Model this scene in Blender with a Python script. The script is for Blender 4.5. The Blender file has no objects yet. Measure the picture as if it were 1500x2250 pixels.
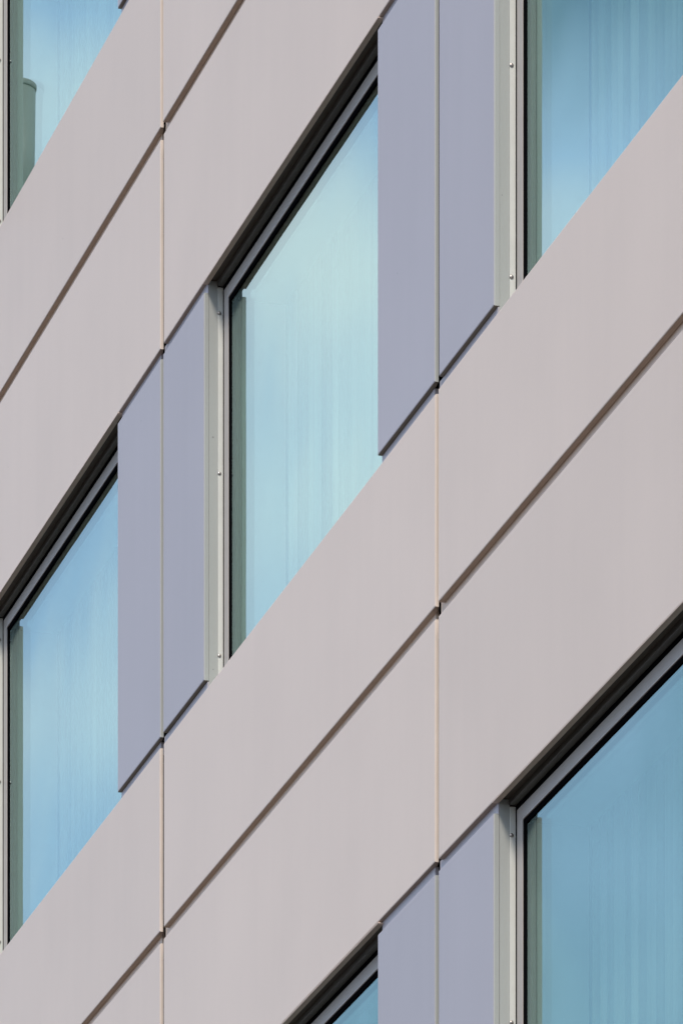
import bpy, bmesh, math, random
from mathutils import Vector

random.seed(7)
S = bpy.context.scene
COL = S.collection
R = math.radians

# ------------------------------------------------------------------ camera
# Facade runs along X, faces -Y, front of the cladding at y = 0.  Telephoto
# view from the street, kept level with lens shift (verticals stay vertical).
F_PX = 15000.0                      # focal length in photograph pixels (1500 wide)
VPX, VPY = -3428.2, 6521.8          # vanishing point of the facade's horizontals
ALPHA = math.atan((750.0 - VPX) / F_PX)
CA, SA = math.cos(ALPHA), math.sin(ALPHA)
CAM_Z = 1.7
FLOOR = 3.3
K = FLOOR / 0.4675
Z0 = F_PX * K / (355.0 - VPX)       # distance along the axis to joint 0
XR = (355.0 - 750.0) / F_PX * Z0
cam_d = bpy.data.cameras.new('camera')
cam = bpy.data.objects.new('camera', cam_d)
COL.objects.link(cam)
cam.location = (CA * Z0 - SA * XR, -SA * Z0 - CA * XR, CAM_Z)
cam.rotation_euler = (R(90), 0, math.atan2(CA, SA))      # looks along (-CA, SA, 0)
cam_d.sensor_fit = 'HORIZONTAL'
cam_d.sensor_width = 36.0
cam_d.lens = 36.0 * F_PX / 1500.0
cam_d.shift_y = (VPY - 1125.0) / 1500.0
cam_d.clip_start = 0.5
cam_d.clip_end = 3000.0
S.camera = cam

# ------------------------------------------------------------------ light
SUN_DIR = Vector((2.2, -1.3, 2.9)).normalized()          # towards the sun
SUN_EL = math.asin(SUN_DIR.z)
SUN_AZ = math.atan2(SUN_DIR.x, SUN_DIR.y)
W = bpy.data.worlds.new('World')
S.world = W
W.use_nodes = True
wn, wl = W.node_tree.nodes, W.node_tree.links
wn.clear()
w_out = wn.new('ShaderNodeOutputWorld')
w_bg = wn.new('ShaderNodeBackground')
w_bg.inputs['Strength'].default_value = 0.15
sky = wn.new('ShaderNodeTexSky')
sky.sky_type = 'NISHITA'
sky.sun_disc = False
sky.sun_elevation = SUN_EL
sky.sun_rotation = SUN_AZ
sky.air_density = 1.0
sky.dust_density = 1.0
sky.ozone_density = 1.5
w_tc = wn.new('ShaderNodeTexCoord')
w_map = wn.new('ShaderNodeMapping')
w_map.inputs['Location'].default_value = (12.543, -3.533, 17.799)
w_map.inputs['Scale'].default_value = (1.0, 1.0, 1.3)
w_n = wn.new('ShaderNodeTexNoise')
w_n.inputs['Scale'].default_value = 11.4988
w_n.inputs['Detail'].default_value = 1.6
w_n.inputs['Roughness'].default_value = 0.45
def ramp(p0, p1):
    q = wn.new('ShaderNodeMapRange'); q.interpolation_type = 'LINEAR'
    q.inputs['From Min'].default_value = p0; q.inputs['From Max'].default_value = p1
    return q
w_r1 = ramp(0.350, 0.562)            # clear sky -> bright thin haze
w_r2 = ramp(0.562, 0.771)            # haze -> cloud
w_haze = wn.new('ShaderNodeMixRGB'); w_haze.inputs['Color2'].default_value = (3.55, 4.5, 6.35, 1)
w_mix = wn.new('ShaderNodeMixRGB'); w_mix.inputs['Color2'].default_value = (7.9, 7.5, 7.4, 1)
wl.new(w_tc.outputs['Generated'], w_map.inputs['Vector'])
wl.new(w_map.outputs['Vector'], w_n.inputs['Vector'])
wl.new(w_n.outputs['Fac'], w_r1.inputs['Value']); wl.new(w_n.outputs['Fac'], w_r2.inputs['Value'])
wl.new(w_r1.outputs['Result'], w_haze.inputs['Fac']); wl.new(w_r2.outputs['Result'], w_mix.inputs['Fac'])
w_wb = wn.new('ShaderNodeMixRGB'); w_wb.blend_type = 'MULTIPLY'; w_wb.inputs['Fac'].default_value = 1.0
w_wb.inputs['Color2'].default_value = (1.06, 1.04, 0.88, 1)       # white balance of the clear sky
wl.new(sky.outputs['Color'], w_wb.inputs['Color1'])
wl.new(w_wb.outputs['Color'], w_haze.inputs['Color1'])
wl.new(w_haze.outputs['Color'], w_mix.inputs['Color1'])
wl.new(w_mix.outputs['Color'], w_bg.inputs['Color'])
wl.new(w_bg.outputs['Background'], w_out.inputs['Surface'])

sun_d = bpy.data.lights.new('sun', 'SUN')
sun_d.energy = 2.3
sun_d.angle = R(11)
sun_d.color = (1.0, 0.89, 0.76)
sun = bpy.data.objects.new('sun', sun_d)
COL.objects.link(sun)
sun.location = (10, -20, 40)
sun.rotation_euler = SUN_DIR.to_track_quat('Z', 'Y').to_euler()

S.view_settings.view_transform = 'Standard'
S.view_settings.look = 'None'
S.view_settings.exposure = 0.52
S.view_settings.gamma = 1.0
S.view_settings.use_curve_mapping = False

# ------------------------------------------------------------------ materials
def mat(name):
    m = bpy.data.materials.new(name)
    m.use_nodes = True
    nt = m.node_tree
    return m, nt.nodes, nt.links, nt.nodes['Principled BSDF']

def painted(name, col, rough=0.5, spread=0.03, mottle=0.035, specks=0.0, streak=0.03, bump=0.02, spec=0.35):
    """Coated metal panel: faint mottling, rain streaks, a few specks, per-panel shade."""
    m, n, l, b = mat(name)
    b.inputs['Roughness'].default_value = rough
    b.inputs['Specular IOR Level'].default_value = spec
    geo = n.new('ShaderNodeNewGeometry')
    n1 = n.new('ShaderNodeTexNoise'); n1.inputs['Scale'].default_value = 1.3; n1.inputs['Detail'].default_value = 5
    mp = n.new('ShaderNodeMapping'); mp.inputs['Scale'].default_value = (9, 9, 0.5)
    n2 = n.new('ShaderNodeTexNoise'); n2.inputs['Scale'].default_value = 1.0; n2.inputs['Detail'].default_value = 4
    n3 = n.new('ShaderNodeTexNoise'); n3.inputs['Scale'].default_value = 90; n3.inputs['Detail'].default_value = 3
    l.new(geo.outputs['Position'], n1.inputs['Vector'])
    l.new(geo.outputs['Position'], mp.inputs['Vector'])
    l.new(mp.outputs['Vector'], n2.inputs['Vector'])
    l.new(geo.outputs['Position'], n3.inputs['Vector'])
    oi = n.new('ShaderNodeObjectInfo')
    def math_(op, a, bb):
        q = n.new('ShaderNodeMath'); q.operation = op
        for i, v in enumerate((a, bb)):
            if isinstance(v, (int, float)): q.inputs[i].default_value = v
            else: l.new(v, q.inputs[i])
        return q.outputs[0]
    def centred(sock, amp): return math_('MULTIPLY', math_('SUBTRACT', sock, 0.5), amp * 2)
    v = math_('ADD', 1.0, centred(n1.outputs['Fac'], mottle))
    v = math_('ADD', v, centred(n2.outputs['Fac'], streak))
    v = math_('ADD', v, centred(oi.outputs['Random'], spread))
    v = math_('ADD', v, centred(n3.outputs['Fac'], 0.02))
    if specks > 0:
        vo = n.new('ShaderNodeTexVoronoi'); vo.inputs['Scale'].default_value = 26
        l.new(geo.outputs['Position'], vo.inputs['Vector'])
        sp = math_('LESS_THAN', vo.outputs['Distance'], 0.10)
        sel = math_('GREATER_THAN', vo.outputs['Color'], 1.0 - specks)
        v = math_('SUBTRACT', v, math_('MULTIPLY', math_('MULTIPLY', sp, sel), 0.35))
    vm = n.new('ShaderNodeVectorMath'); vm.operation = 'SCALE'
    vm.inputs[0].default_value = col
    l.new(v, vm.inputs['Scale'])
    l.new(vm.outputs['Vector'], b.inputs['Base Color'])
    if bump:
        bp = n.new('ShaderNodeBump'); bp.inputs['Strength'].default_value = bump; bp.inputs['Distance'].default_value = 0.01
        l.new(n3.outputs['Fac'], bp.inputs['Height'])
        l.new(bp.outputs['Normal'], b.inputs['Normal'])
    return m

def plain(name, col, rough=0.5, metal=0.0, spec=0.4):
    m, n, l, b = mat(name)
    tn = n.new('ShaderNodeTexNoise'); tn.inputs['Scale'].default_value = 14; tn.inputs['Detail'].default_value = 4
    geo = n.new('ShaderNodeNewGeometry'); l.new(geo.outputs['Position'], tn.inputs['Vector'])
    mx = n.new('ShaderNodeMixRGB')
    mx.inputs['Color1'].default_value = (*[c * 0.9 for c in col], 1)
    mx.inputs['Color2'].default_value = (*[c * 1.1 for c in col], 1)
    l.new(tn.outputs['Fac'], mx.inputs['Fac'])
    l.new(mx.outputs['Color'], b.inputs['Base Color'])
    b.inputs['Roughness'].default_value = rough
    b.inputs['Metallic'].default_value = metal
    b.inputs['Specular IOR Level'].default_value = spec
    return m

PINK = painted('pink_grey_paint', (0.622, 0.512, 0.435), rough=0.42, mottle=0.07, spread=0.03, streak=0.02, specks=0.02)
LILAC = painted('lilac_paint', (0.37, 0.348, 0.382), rough=0.42, specks=0.03, streak=0.03, mottle=0.06)
JAMB = painted('jamb_grey_green', (0.35, 0.365, 0.355), specks=0.25, mottle=0.06)  # grey-green tone for the jambs and the lilac panels' side faces
PLATE = plain('pale_aluminium', (0.58, 0.59, 0.56), 0.45)
FRAME = plain('frame_aluminium', (0.40, 0.375, 0.36), 0.42)
BROWN = plain('brown_flashing', (0.60, 0.48, 0.40), 0.5)
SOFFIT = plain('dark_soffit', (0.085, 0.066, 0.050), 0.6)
TRIM = plain('dark_head_trim', (0.10, 0.10, 0.095), 0.45)
BLACK = plain('black_gasket', (0.004, 0.004, 0.005), 0.9, spec=0.0)
VOID = plain('dark_membrane', (0.012, 0.011, 0.013), 0.9, spec=0.1)
STEEL = plain('screw_steel', (0.42, 0.39, 0.37), 0.42, 1.0)
CORE = plain('core_wall_plaster', (0.16, 0.16, 0.16), 0.9, spec=0.1)
DARKEDGE = plain('dark_panel_underside', (0.20, 0.195, 0.18), 0.7, spec=0.1)  # darker tone on the down-facing edges of the lilac panels
PINKEDGE = plain('shade_painted_underside', (0.38, 0.315, 0.27), 0.7, spec=0.1)  # shade under the pink panels painted in as a darker colour
PINKSIDE = plain('sun_toned_cream_return', (0.60, 0.52, 0.46), 0.6, spec=0.2)  # sunlit tone of the panel sides put into the colour, less orange
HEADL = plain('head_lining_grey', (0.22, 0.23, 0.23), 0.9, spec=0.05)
LINING = plain('pale_lining', (0.50, 0.50, 0.49), 0.95, spec=0.05)
def fold_shaded_cloth():
    m, n, l, b = mat('curtain_cloth')
    geo = n.new('ShaderNodeNewGeometry')
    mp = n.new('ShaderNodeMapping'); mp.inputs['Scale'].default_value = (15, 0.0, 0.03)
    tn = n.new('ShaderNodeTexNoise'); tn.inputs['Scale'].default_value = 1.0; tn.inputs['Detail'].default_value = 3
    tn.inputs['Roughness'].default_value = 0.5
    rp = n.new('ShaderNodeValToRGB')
    rp.color_ramp.elements[0].position = 0.3; rp.color_ramp.elements[0].color = (0.14, 0.145, 0.145, 1)  # light and shade of the folds painted as pale and dark stripes
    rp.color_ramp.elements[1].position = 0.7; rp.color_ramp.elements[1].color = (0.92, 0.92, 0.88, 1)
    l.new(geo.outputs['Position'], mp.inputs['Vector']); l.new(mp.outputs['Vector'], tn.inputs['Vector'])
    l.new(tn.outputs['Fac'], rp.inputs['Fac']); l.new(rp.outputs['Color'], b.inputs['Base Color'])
    b.inputs['Roughness'].default_value = 0.95
    return m
CLOTH = fold_shaded_cloth()
LAMPM = painted('lamp_grey_paint', (0.23, 0.24, 0.23), spread=0.0)
GROUND = plain('paving', (0.075, 0.060, 0.050), 0.9, spec=0.2)

def glass(name, refl, tint, through):
    m, n, l, b = mat(name)
    n.remove(b)
    out = n['Material Output']
    gl = n.new('ShaderNodeBsdfGlossy'); gl.inputs['Roughness'].default_value = 0.0
    gl.inputs['Color'].default_value = (*tint, 1)
    tr = n.new('ShaderNodeBsdfTransparent'); tr.inputs['Color'].default_value = (*through, 1)
    mx = n.new('ShaderNodeMixShader'); mx.inputs['Fac'].default_value = refl
    tn = n.new('ShaderNodeTexNoise'); tn.inputs['Scale'].default_value = 1.6; tn.inputs['Detail'].default_value = 1
    geo = n.new('ShaderNodeNewGeometry'); l.new(geo.outputs['Position'], tn.inputs['Vector'])
    bp = n.new('ShaderNodeBump'); bp.inputs['Strength'].default_value = 0.12; bp.inputs['Distance'].default_value = 0.01
    l.new(tn.outputs['Fac'], bp.inputs['Height'])
    l.new(bp.outputs['Normal'], gl.inputs['Normal'])
    l.new(tr.outputs[0], mx.inputs[1]); l.new(gl.outputs[0], mx.inputs[2])
    l.new(mx.outputs[0], out.inputs['Surface'])
    return m
GLASS = glass('coated_glass', 0.43, (0.68, 0.90, 0.90), (0.70, 0.84, 0.80))
GLASS2 = glass('inner_glass', 0.32, (0.85, 0.97, 0.95), (0.9, 0.95, 0.93))
CLEAR = glass('clear_glass_body', 0.0, (1, 1, 1), (0.97, 0.99, 0.98))

# ------------------------------------------------------------------ helpers
def box_into(bm, x0, x1, y0, y1, z0, z1):
    v = [bm.verts.new(p) for p in ((x0, y0, z0), (x1, y0, z0), (x1, y1, z0), (x0, y1, z0),
                                   (x0, y0, z1), (x1, y0, z1), (x1, y1, z1), (x0, y1, z1))]
    fs = [(0, 3, 2, 1), (4, 5, 6, 7), (0, 1, 5, 4), (1, 2, 6, 5), (2, 3, 7, 6), (3, 0, 4, 7)]
    return [bm.faces.new([v[i] for i in f]) for f in fs]       # [2] is the front (-Y) face

def mesh_of(name, bm, mats):
    bm.normal_update()
    me = bpy.data.meshes.new(name)
    bm.to_mesh(me); bm.free()
    for m in mats: me.materials.append(m)
    return me

def box_mesh(name, dims, m, bev=0.0, seg=2):
    bm = bmesh.new()
    box_into(bm, *dims)
    if bev:
        bmesh.ops.bevel(bm, geom=list(bm.edges), offset=bev, segments=seg, affect='EDGES', profile=0.5)
    return mesh_of(name, bm, [m])

def multi_mesh(name, boxes, m, bev=0.0):
    bm = bmesh.new()
    for d in boxes: box_into(bm, *d)
    if bev:
        bmesh.ops.bevel(bm, geom=list(bm.edges), offset=bev, segments=1, affect='EDGES')
    return mesh_of(name, bm, [m])

def lathe_into(bm, cx, cy, prof, n=32):
    rings = [[bm.verts.new((cx + r * math.cos(2 * math.pi * i / n), cy + r * math.sin(2 * math.pi * i / n), z))
              for i in range(n)] for r, z in prof]
    for a, b in zip(rings, rings[1:]):
        for i in range(n):
            f = bm.faces.new((a[i], a[(i + 1) % n], b[(i + 1) % n], b[i])); f.smooth = True
    bm.faces.new(list(reversed(rings[0]))); bm.faces.new(rings[-1])

def put(name, me, loc=(0, 0, 0), parent=None):
    o = bpy.data.objects.new(name, me)
    COL.objects.link(o)
    o.location = loc
    o.parent = parent
    return o

def tag(o, label=None, cat=None, group=None, kind=None):
    if label: o['label'] = label
    if cat: o['category'] = cat
    if group: o['group'] = group
    if kind: o['kind'] = kind
    return o

# ------------------------------------------------------------------ dimensions
MOD = 3.998                          # joint to joint
GL, GR = -0.023, 0.027               # vertical joint, edges of the panels either side
LIP = CAM_Z + 1.5228 * K             # underside of the strip above the window, floor 0
SILL = CAM_Z + 1.2907 * K            # top of the strip below the window
JNT = CAM_Z + 1.6515 * K             # underside of the upper strip
GAP = 0.045                          # joints above and below the lilac panels
GAPH = 0.049                         # joint halfway up the pink strips
T = 0.0225                           # panel thickness
UL, UR = -0.762, 0.6975              # lilac panels, outer edges about a joint
WX0, WX1 = UR, MOD + UL              # window opening within a module
PANE_Y = 0.0875
COLS = range(-2, 3)
ROWS = range(-2, 3)

# ------------------------------------------------------------------ ground
bm = bmesh.new()
box_into(bm, -900, 900, -900, 900, -0.5, 0.0)
tag(put('ground', mesh_of('ground', bm, [GROUND])), kind='structure')

# ------------------------------------------------------------------ building
bld = bpy.data.objects.new('office_building', None)
COL.objects.link(bld)
tag(bld, 'pink grey panelled office facade with lilac panels between deep set windows', 'building')

# carcass behind the cladding: spandrels, piers, rooms, and the block down to the street
x_lo, x_hi = COLS[0] * MOD - 1.2, (COLS[-1] + 1) * MOD + 1.2
z_lo, z_hi = SILL + ROWS[0] * FLOOR - 1.2, LIP + ROWS[-1] * FLOOR + 2.0
carc = []
prev = 0.0
for r in ROWS:
    carc.append((x_lo, x_hi, 0.13, 0.45, prev, SILL + r * FLOOR - 0.06))
    prev = LIP + r * FLOOR + 0.10
    for c in range(COLS[0], COLS[-1] + 2):
        xa = x_lo if c == COLS[0] else c * MOD + UL + 0.06
        xb = x_hi if c == COLS[-1] + 1 else c * MOD + UR - 0.06
        carc.append((xa, xb, 0.132, 0.448, SILL + r * FLOOR - 0.062, LIP + r * FLOOR + 0.102))
carc.append((x_lo, x_hi, 0.13, 0.45, prev, z_hi))
put('core_wall', multi_mesh('core_wall', carc, VOID), parent=bld)
put('room_wall', box_mesh('room_wall', (x_lo + 0.02, x_hi - 0.02, 2.2, 12.0, 0.0, z_hi - 0.01), CORE), parent=bld)

def panel_mesh(name, x0, x1, thick, h, m, edge=None, mitre=True, bev=0.0045):
    """Cladding panel: front plate with its right-hand return cut back at the rear."""
    if mitre:
        prof = [(x0, 0), (x1, 0), (x1, 0.0132 if edge is None else 0.0142), (x1 - 0.05, thick), (x0, thick)]
    else:
        prof = [(x0, 0), (x1, 0), (x1, thick), (x0, thick)]
    bm = bmesh.new()
    lo = [bm.verts.new((x, y, 0)) for x, y in prof]
    hi = [bm.verts.new((x, y, h)) for x, y in prof]
    n = len(prof)
    bm.faces.new(list(reversed(lo))); bm.faces.new(hi)
    for i in range(n):
        bm.faces.new((lo[i], lo[(i + 1) % n], hi[(i + 1) % n], hi[i]))
    front = [e for e in bm.edges if all(v.co.y < 1e-6 for v in e.verts)]
    bmesh.ops.bevel(bm, geom=front, offset=bev, segments=2, affect='EDGES', profile=0.5)
    bm.normal_update()
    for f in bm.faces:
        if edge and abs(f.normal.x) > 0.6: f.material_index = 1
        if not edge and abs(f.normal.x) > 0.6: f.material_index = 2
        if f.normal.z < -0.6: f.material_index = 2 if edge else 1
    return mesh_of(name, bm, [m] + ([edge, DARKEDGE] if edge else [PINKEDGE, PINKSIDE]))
LH = LIP - SILL - 2 * GAP + 0.004
LT = 0.020
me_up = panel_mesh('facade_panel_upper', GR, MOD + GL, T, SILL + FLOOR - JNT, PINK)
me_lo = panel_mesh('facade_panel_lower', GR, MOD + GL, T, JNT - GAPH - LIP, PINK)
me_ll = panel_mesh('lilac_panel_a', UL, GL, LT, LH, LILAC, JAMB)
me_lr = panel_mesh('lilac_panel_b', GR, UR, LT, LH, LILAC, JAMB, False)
me_bk = box_mesh('joint_backing', (-0.020, MOD - 0.085, T + 0.0005, T + 0.012, -0.04, GAPH + 0.04), PINK)
BB = (0.0155, 0.030, -0.010, GAP - 0.004)
me_bl = box_mesh('lilac_backing_a', (UL + 0.006, -0.075, *BB), LILAC)
me_br = box_mesh('lilac_backing_b', (-0.012, UR - 0.001, *BB), LILAC)

def jit(a): return random.uniform(-a, a)
for r in range(ROWS[0], ROWS[-1] + 1):
    dz = r * FLOOR
    for c in COLS:
        x = c * MOD
        for nm, me, z in (('facade_panel', me_up, JNT + dz), ('facade_panel', me_lo, LIP + dz)):
            o = put(nm, me, (x + jit(0.003), jit(0.002), z + jit(0.0025)), bld)
            o.rotation_euler = (0, jit(0.0006), 0)
        put('joint_backing', me_bk, (x, 0, JNT - GAPH + dz), bld)
    for c in range(COLS[0], COLS[-1] + 2):
        x = c * MOD
        for me in (me_ll, me_lr):
            put('lilac_panel', me, (x + jit(0.001), jit(0.001), SILL + GAP - 0.002 + dz + jit(0.001)), bld)
        for me in (me_bl, me_br):
            put('lilac_backing', me, (x, 0, SILL - 0.0015 + dz), bld)
            put('lilac_backing', me, (x, 0.0015, LIP - GAP + 0.0075 + dz), bld)
for c in COLS:                                           # the strip under the lowest windows
    put('facade_panel', me_up, (c * MOD, 0, JNT + (ROWS[0] - 1) * FLOOR), bld)

# window meshes, origin at (joint x, 0, sill z)
HH = LIP - SILL
FW, FH = 0.062, 0.052                                    # frame widths, side and head
sx0, sx1 = WX0 + 0.014, WX1 - 0.014
ftop = HH - 0.030
fy0, fy1 = 0.079, 0.128
me_frame = multi_mesh('window_frame', [
    (sx0, sx0 + FW, fy0, fy1, -0.05, ftop - 0.0),
    (sx1 - FW, sx1, fy0, fy1, -0.05, ftop - 0.0),
    (sx0 + FW + 0.0005, sx1 - FW - 0.0005, fy0 + 0.0004, fy1, ftop - FH, ftop),
    (sx0 + FW + 0.0005, sx1 - FW - 0.0005, fy0 + 0.0004, fy1, -0.05, 0.01)], FRAME, 0.0012)
gx0, gx1, gtop = sx0 + FW, sx1 - FW, ftop - FH
me_gask = multi_mesh('window_gasket', [
    (gx0 + 0.0006, gx0 + 0.020, fy0 + 0.004, PANE_Y + 0.012, 0.0, gtop - 0.001),
    (gx1 - 0.020, gx1 - 0.0006, fy0 + 0.004, PANE_Y + 0.012, 0.0, gtop - 0.001),
    (gx0 + 0.021, gx1 - 0.021, fy0 + 0.004, PANE_Y + 0.012, gtop - 0.020, gtop - 0.001)], BLACK)
def pane_mesh(name, y, m):
    bm = bmesh.new()
    fs = box_into(bm, gx0 + 0.019, gx1 - 0.019, y, y + 0.006, 0.012, gtop - 0.019)
    for i, f in enumerate(fs): f.material_index = 0 if i == 2 else 1
    return mesh_of(name, bm, [m, CLEAR])
me_pane = pane_mesh('window_pane', PANE_Y, GLASS)
me_pane2 = pane_mesh('window_inner_pane', PANE_Y + 0.0175, GLASS2)
me_jamb = box_mesh('window_jamb', (WX0 - 0.02, WX0 - 0.0008, LT + 0.001, 0.057, -0.03, HH + 0.008), JAMB)
me_jamb2 = box_mesh('window_far_jamb', (WX1 + 0.002, WX1 + 0.02, 0.0235, 0.128, -0.03, HH + 0.02), JAMB)
me_plate = box_mesh('window_jamb_plate', (WX0 - 0.012, WX0 + 0.003, 0.0575, 0.0785, -0.03, HH - 0.016), PLATE, 0.001)
me_seam = box_mesh('window_seal', (WX0 - 0.012, sx0 - 0.0006, 0.0795, 0.128, -0.05, HH + 0.01), BLACK)
me_seam2 = box_mesh('window_head_seal', (sx0, sx1, 0.0805, 0.128, ftop + 0.0006, HH + 0.012), BLACK)
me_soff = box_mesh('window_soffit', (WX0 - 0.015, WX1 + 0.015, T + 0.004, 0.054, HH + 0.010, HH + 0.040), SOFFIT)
me_trim = box_mesh('window_head_trim', (WX0 + 0.001, WX1 - 0.001, 0.0535, 0.0788, HH - 0.012, HH + 0.030), TRIM, 0.0015)
me_lip = box_mesh('window_head_flashing', (WX0 - 0.012, WX1 + 0.016, -0.0025, T - 0.002, HH - 0.0055, HH - 0.0015), BROWN, 0.001, 1)
bm = bmesh.new()
ring_prev = None
bmesh.ops.create_uvsphere(bm, u_segments=12, v_segments=6, radius=0.0075)
for v in bm.verts: v.co.x *= 0.55
for f in bm.faces: f.smooth = True
me_screw = mesh_of('screw', bm, [STEEL])
bm = bmesh.new()
box_into(bm, WX0 - 0.02, WX1 + 0.02, 0.028, 0.128, -0.06, -0.012)
me_sillm = mesh_of('window_sill', bm, [PLATE])
me_lin = box_mesh('window_inner_lining', (gx0 - 0.07, gx0 + 0.012, 0.129, 0.315, -0.05, HH + 0.03), LINING)
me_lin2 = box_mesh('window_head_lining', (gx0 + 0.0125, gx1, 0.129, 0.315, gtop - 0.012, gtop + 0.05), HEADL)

VISIBLE = {(-1, 1): 'pale curtain behind the corner window that mirrors the round wall lamp',
           (-1, 0): 'pale pleated curtain behind the bright blue window cut by the left edge',
           (0, 0): 'pale pleated curtain behind the large pale blue window in the middle',
           (0, -1): 'pale curtain behind the small slanting sliver of window at the bottom edge',
           (1, 0): 'pale pleated curtain behind the deepest blue window at the top right',
           (1, -1): 'pale pleated curtain behind the teal window at the bottom right'}
def curtain_mesh(seed):
    rnd = random.Random(seed)
    xs, ys = [], []
    x, ph = gx0 - 0.03, 0.0
    nseg = 420
    L = gx1 - gx0 + 0.06
    p1, p2 = rnd.uniform(0, 6), rnd.uniform(0, 6)
    for i in range(nseg + 1):
        t = i / nseg
        a = 0.020 + 0.010 * math.sin(t * 9 + p2)
        ph += (2 * math.pi * L / nseg) / (0.085 + 0.025 * math.sin(t * 17 + p1))
        xs.append(x + t * L)
        ys.append(0.345 + a * (math.sin(ph) + 0.3 * math.sin(2.1 * ph + p2)) + 0.012 * math.sin(t * 5 + p2))
    vs, fs = [], []
    for xx, yy in zip(xs, ys): vs += [(xx, yy, -0.03), (xx, yy, HH + 0.05)]
    for i in range(nseg): fs.append((2 * i, 2 * i + 2, 2 * i + 3, 2 * i + 1))
    me = bpy.data.meshes.new('curtain')
    me.from_pydata(vs, [], fs)
    me.materials.append(CLOTH)
    for p in me.polygons: p.use_smooth = True
    return me

for r in ROWS:
    for c in COLS:
        loc = (c * MOD, 0, SILL + r * FLOOR)
        w = put('window', me_frame, loc, bld)
        for nm, me in (('gasket', me_gask), ('pane', me_pane), ('inner_pane', me_pane2), ('jamb', me_jamb),
                       ('jamb', me_jamb2), ('seal', me_seam2), ('jamb_plate', me_plate), ('seal', me_seam), ('soffit', me_soff), ('head_trim', me_trim),
                       ('head_flashing', me_lip), ('inner_lining', me_lin), ('inner_lining', me_lin2), ('sill', me_sillm)):
            put(nm, me, (0, 0, 0), w)
        for q in (0.142, 0.876, HH - 0.118):
            put('screw', me_screw, (WX0 + 0.004, 0.0625, q + jit(0.004)), w)
        if (c, r) in VISIBLE:
            cu = put('curtain', curtain_mesh(c * 10 + r), loc)
            md = cu.modifiers.new('thickness', 'SOLIDIFY'); md.thickness = 0.0015
            tag(cu, VISIBLE[(c, r)], 'curtain', 'curtains behind the windows')

# ------------------------------------------------------------------ wall lamp on the joint left of the corner window
def virtual_height(ypx, Zd): return CAM_Z + (VPY - ypx) / F_PX * Zd
lx = -MOD
LY = -0.13
Zl = Z0 + MOD * CA + (2 * PANE_Y - LY) * SA
ltop = virtual_height(186, Zl)
lamp = bpy.data.objects.new('wall_lamp', None)
COL.objects.link(lamp)
lamp.location = (lx, 0, ltop - 0.62)
tag(lamp, 'grey cylindrical wall lamp mirrored in the glass of the top left window', 'lamp')
bm = bmesh.new()
lathe_into(bm, 0, LY, [(0.080, 0.0), (0.083, 0.004), (0.088, 0.592)])
put('lamp_body', mesh_of('lamp_body', bm, [LAMPM]), parent=lamp)
bm = bmesh.new()
lathe_into(bm, 0, LY, [(0.085, 0.593), (0.0915, 0.5945), (0.0925, 0.598), (0.0925, 0.616), (0.090, 0.620), (0.05, 0.622)])
put('lamp_cap', mesh_of('lamp_cap', bm, [LAMPM]), parent=lamp)
put('lamp_bracket', multi_mesh('lamp_bracket', [(-0.03, 0.03, LY + 0.07, -0.012, 0.26, 0.36),
                                               (-0.05, 0.05, -0.0115, -0.0025, 0.20, 0.42)], LAMPM, 0.002), parent=lamp)
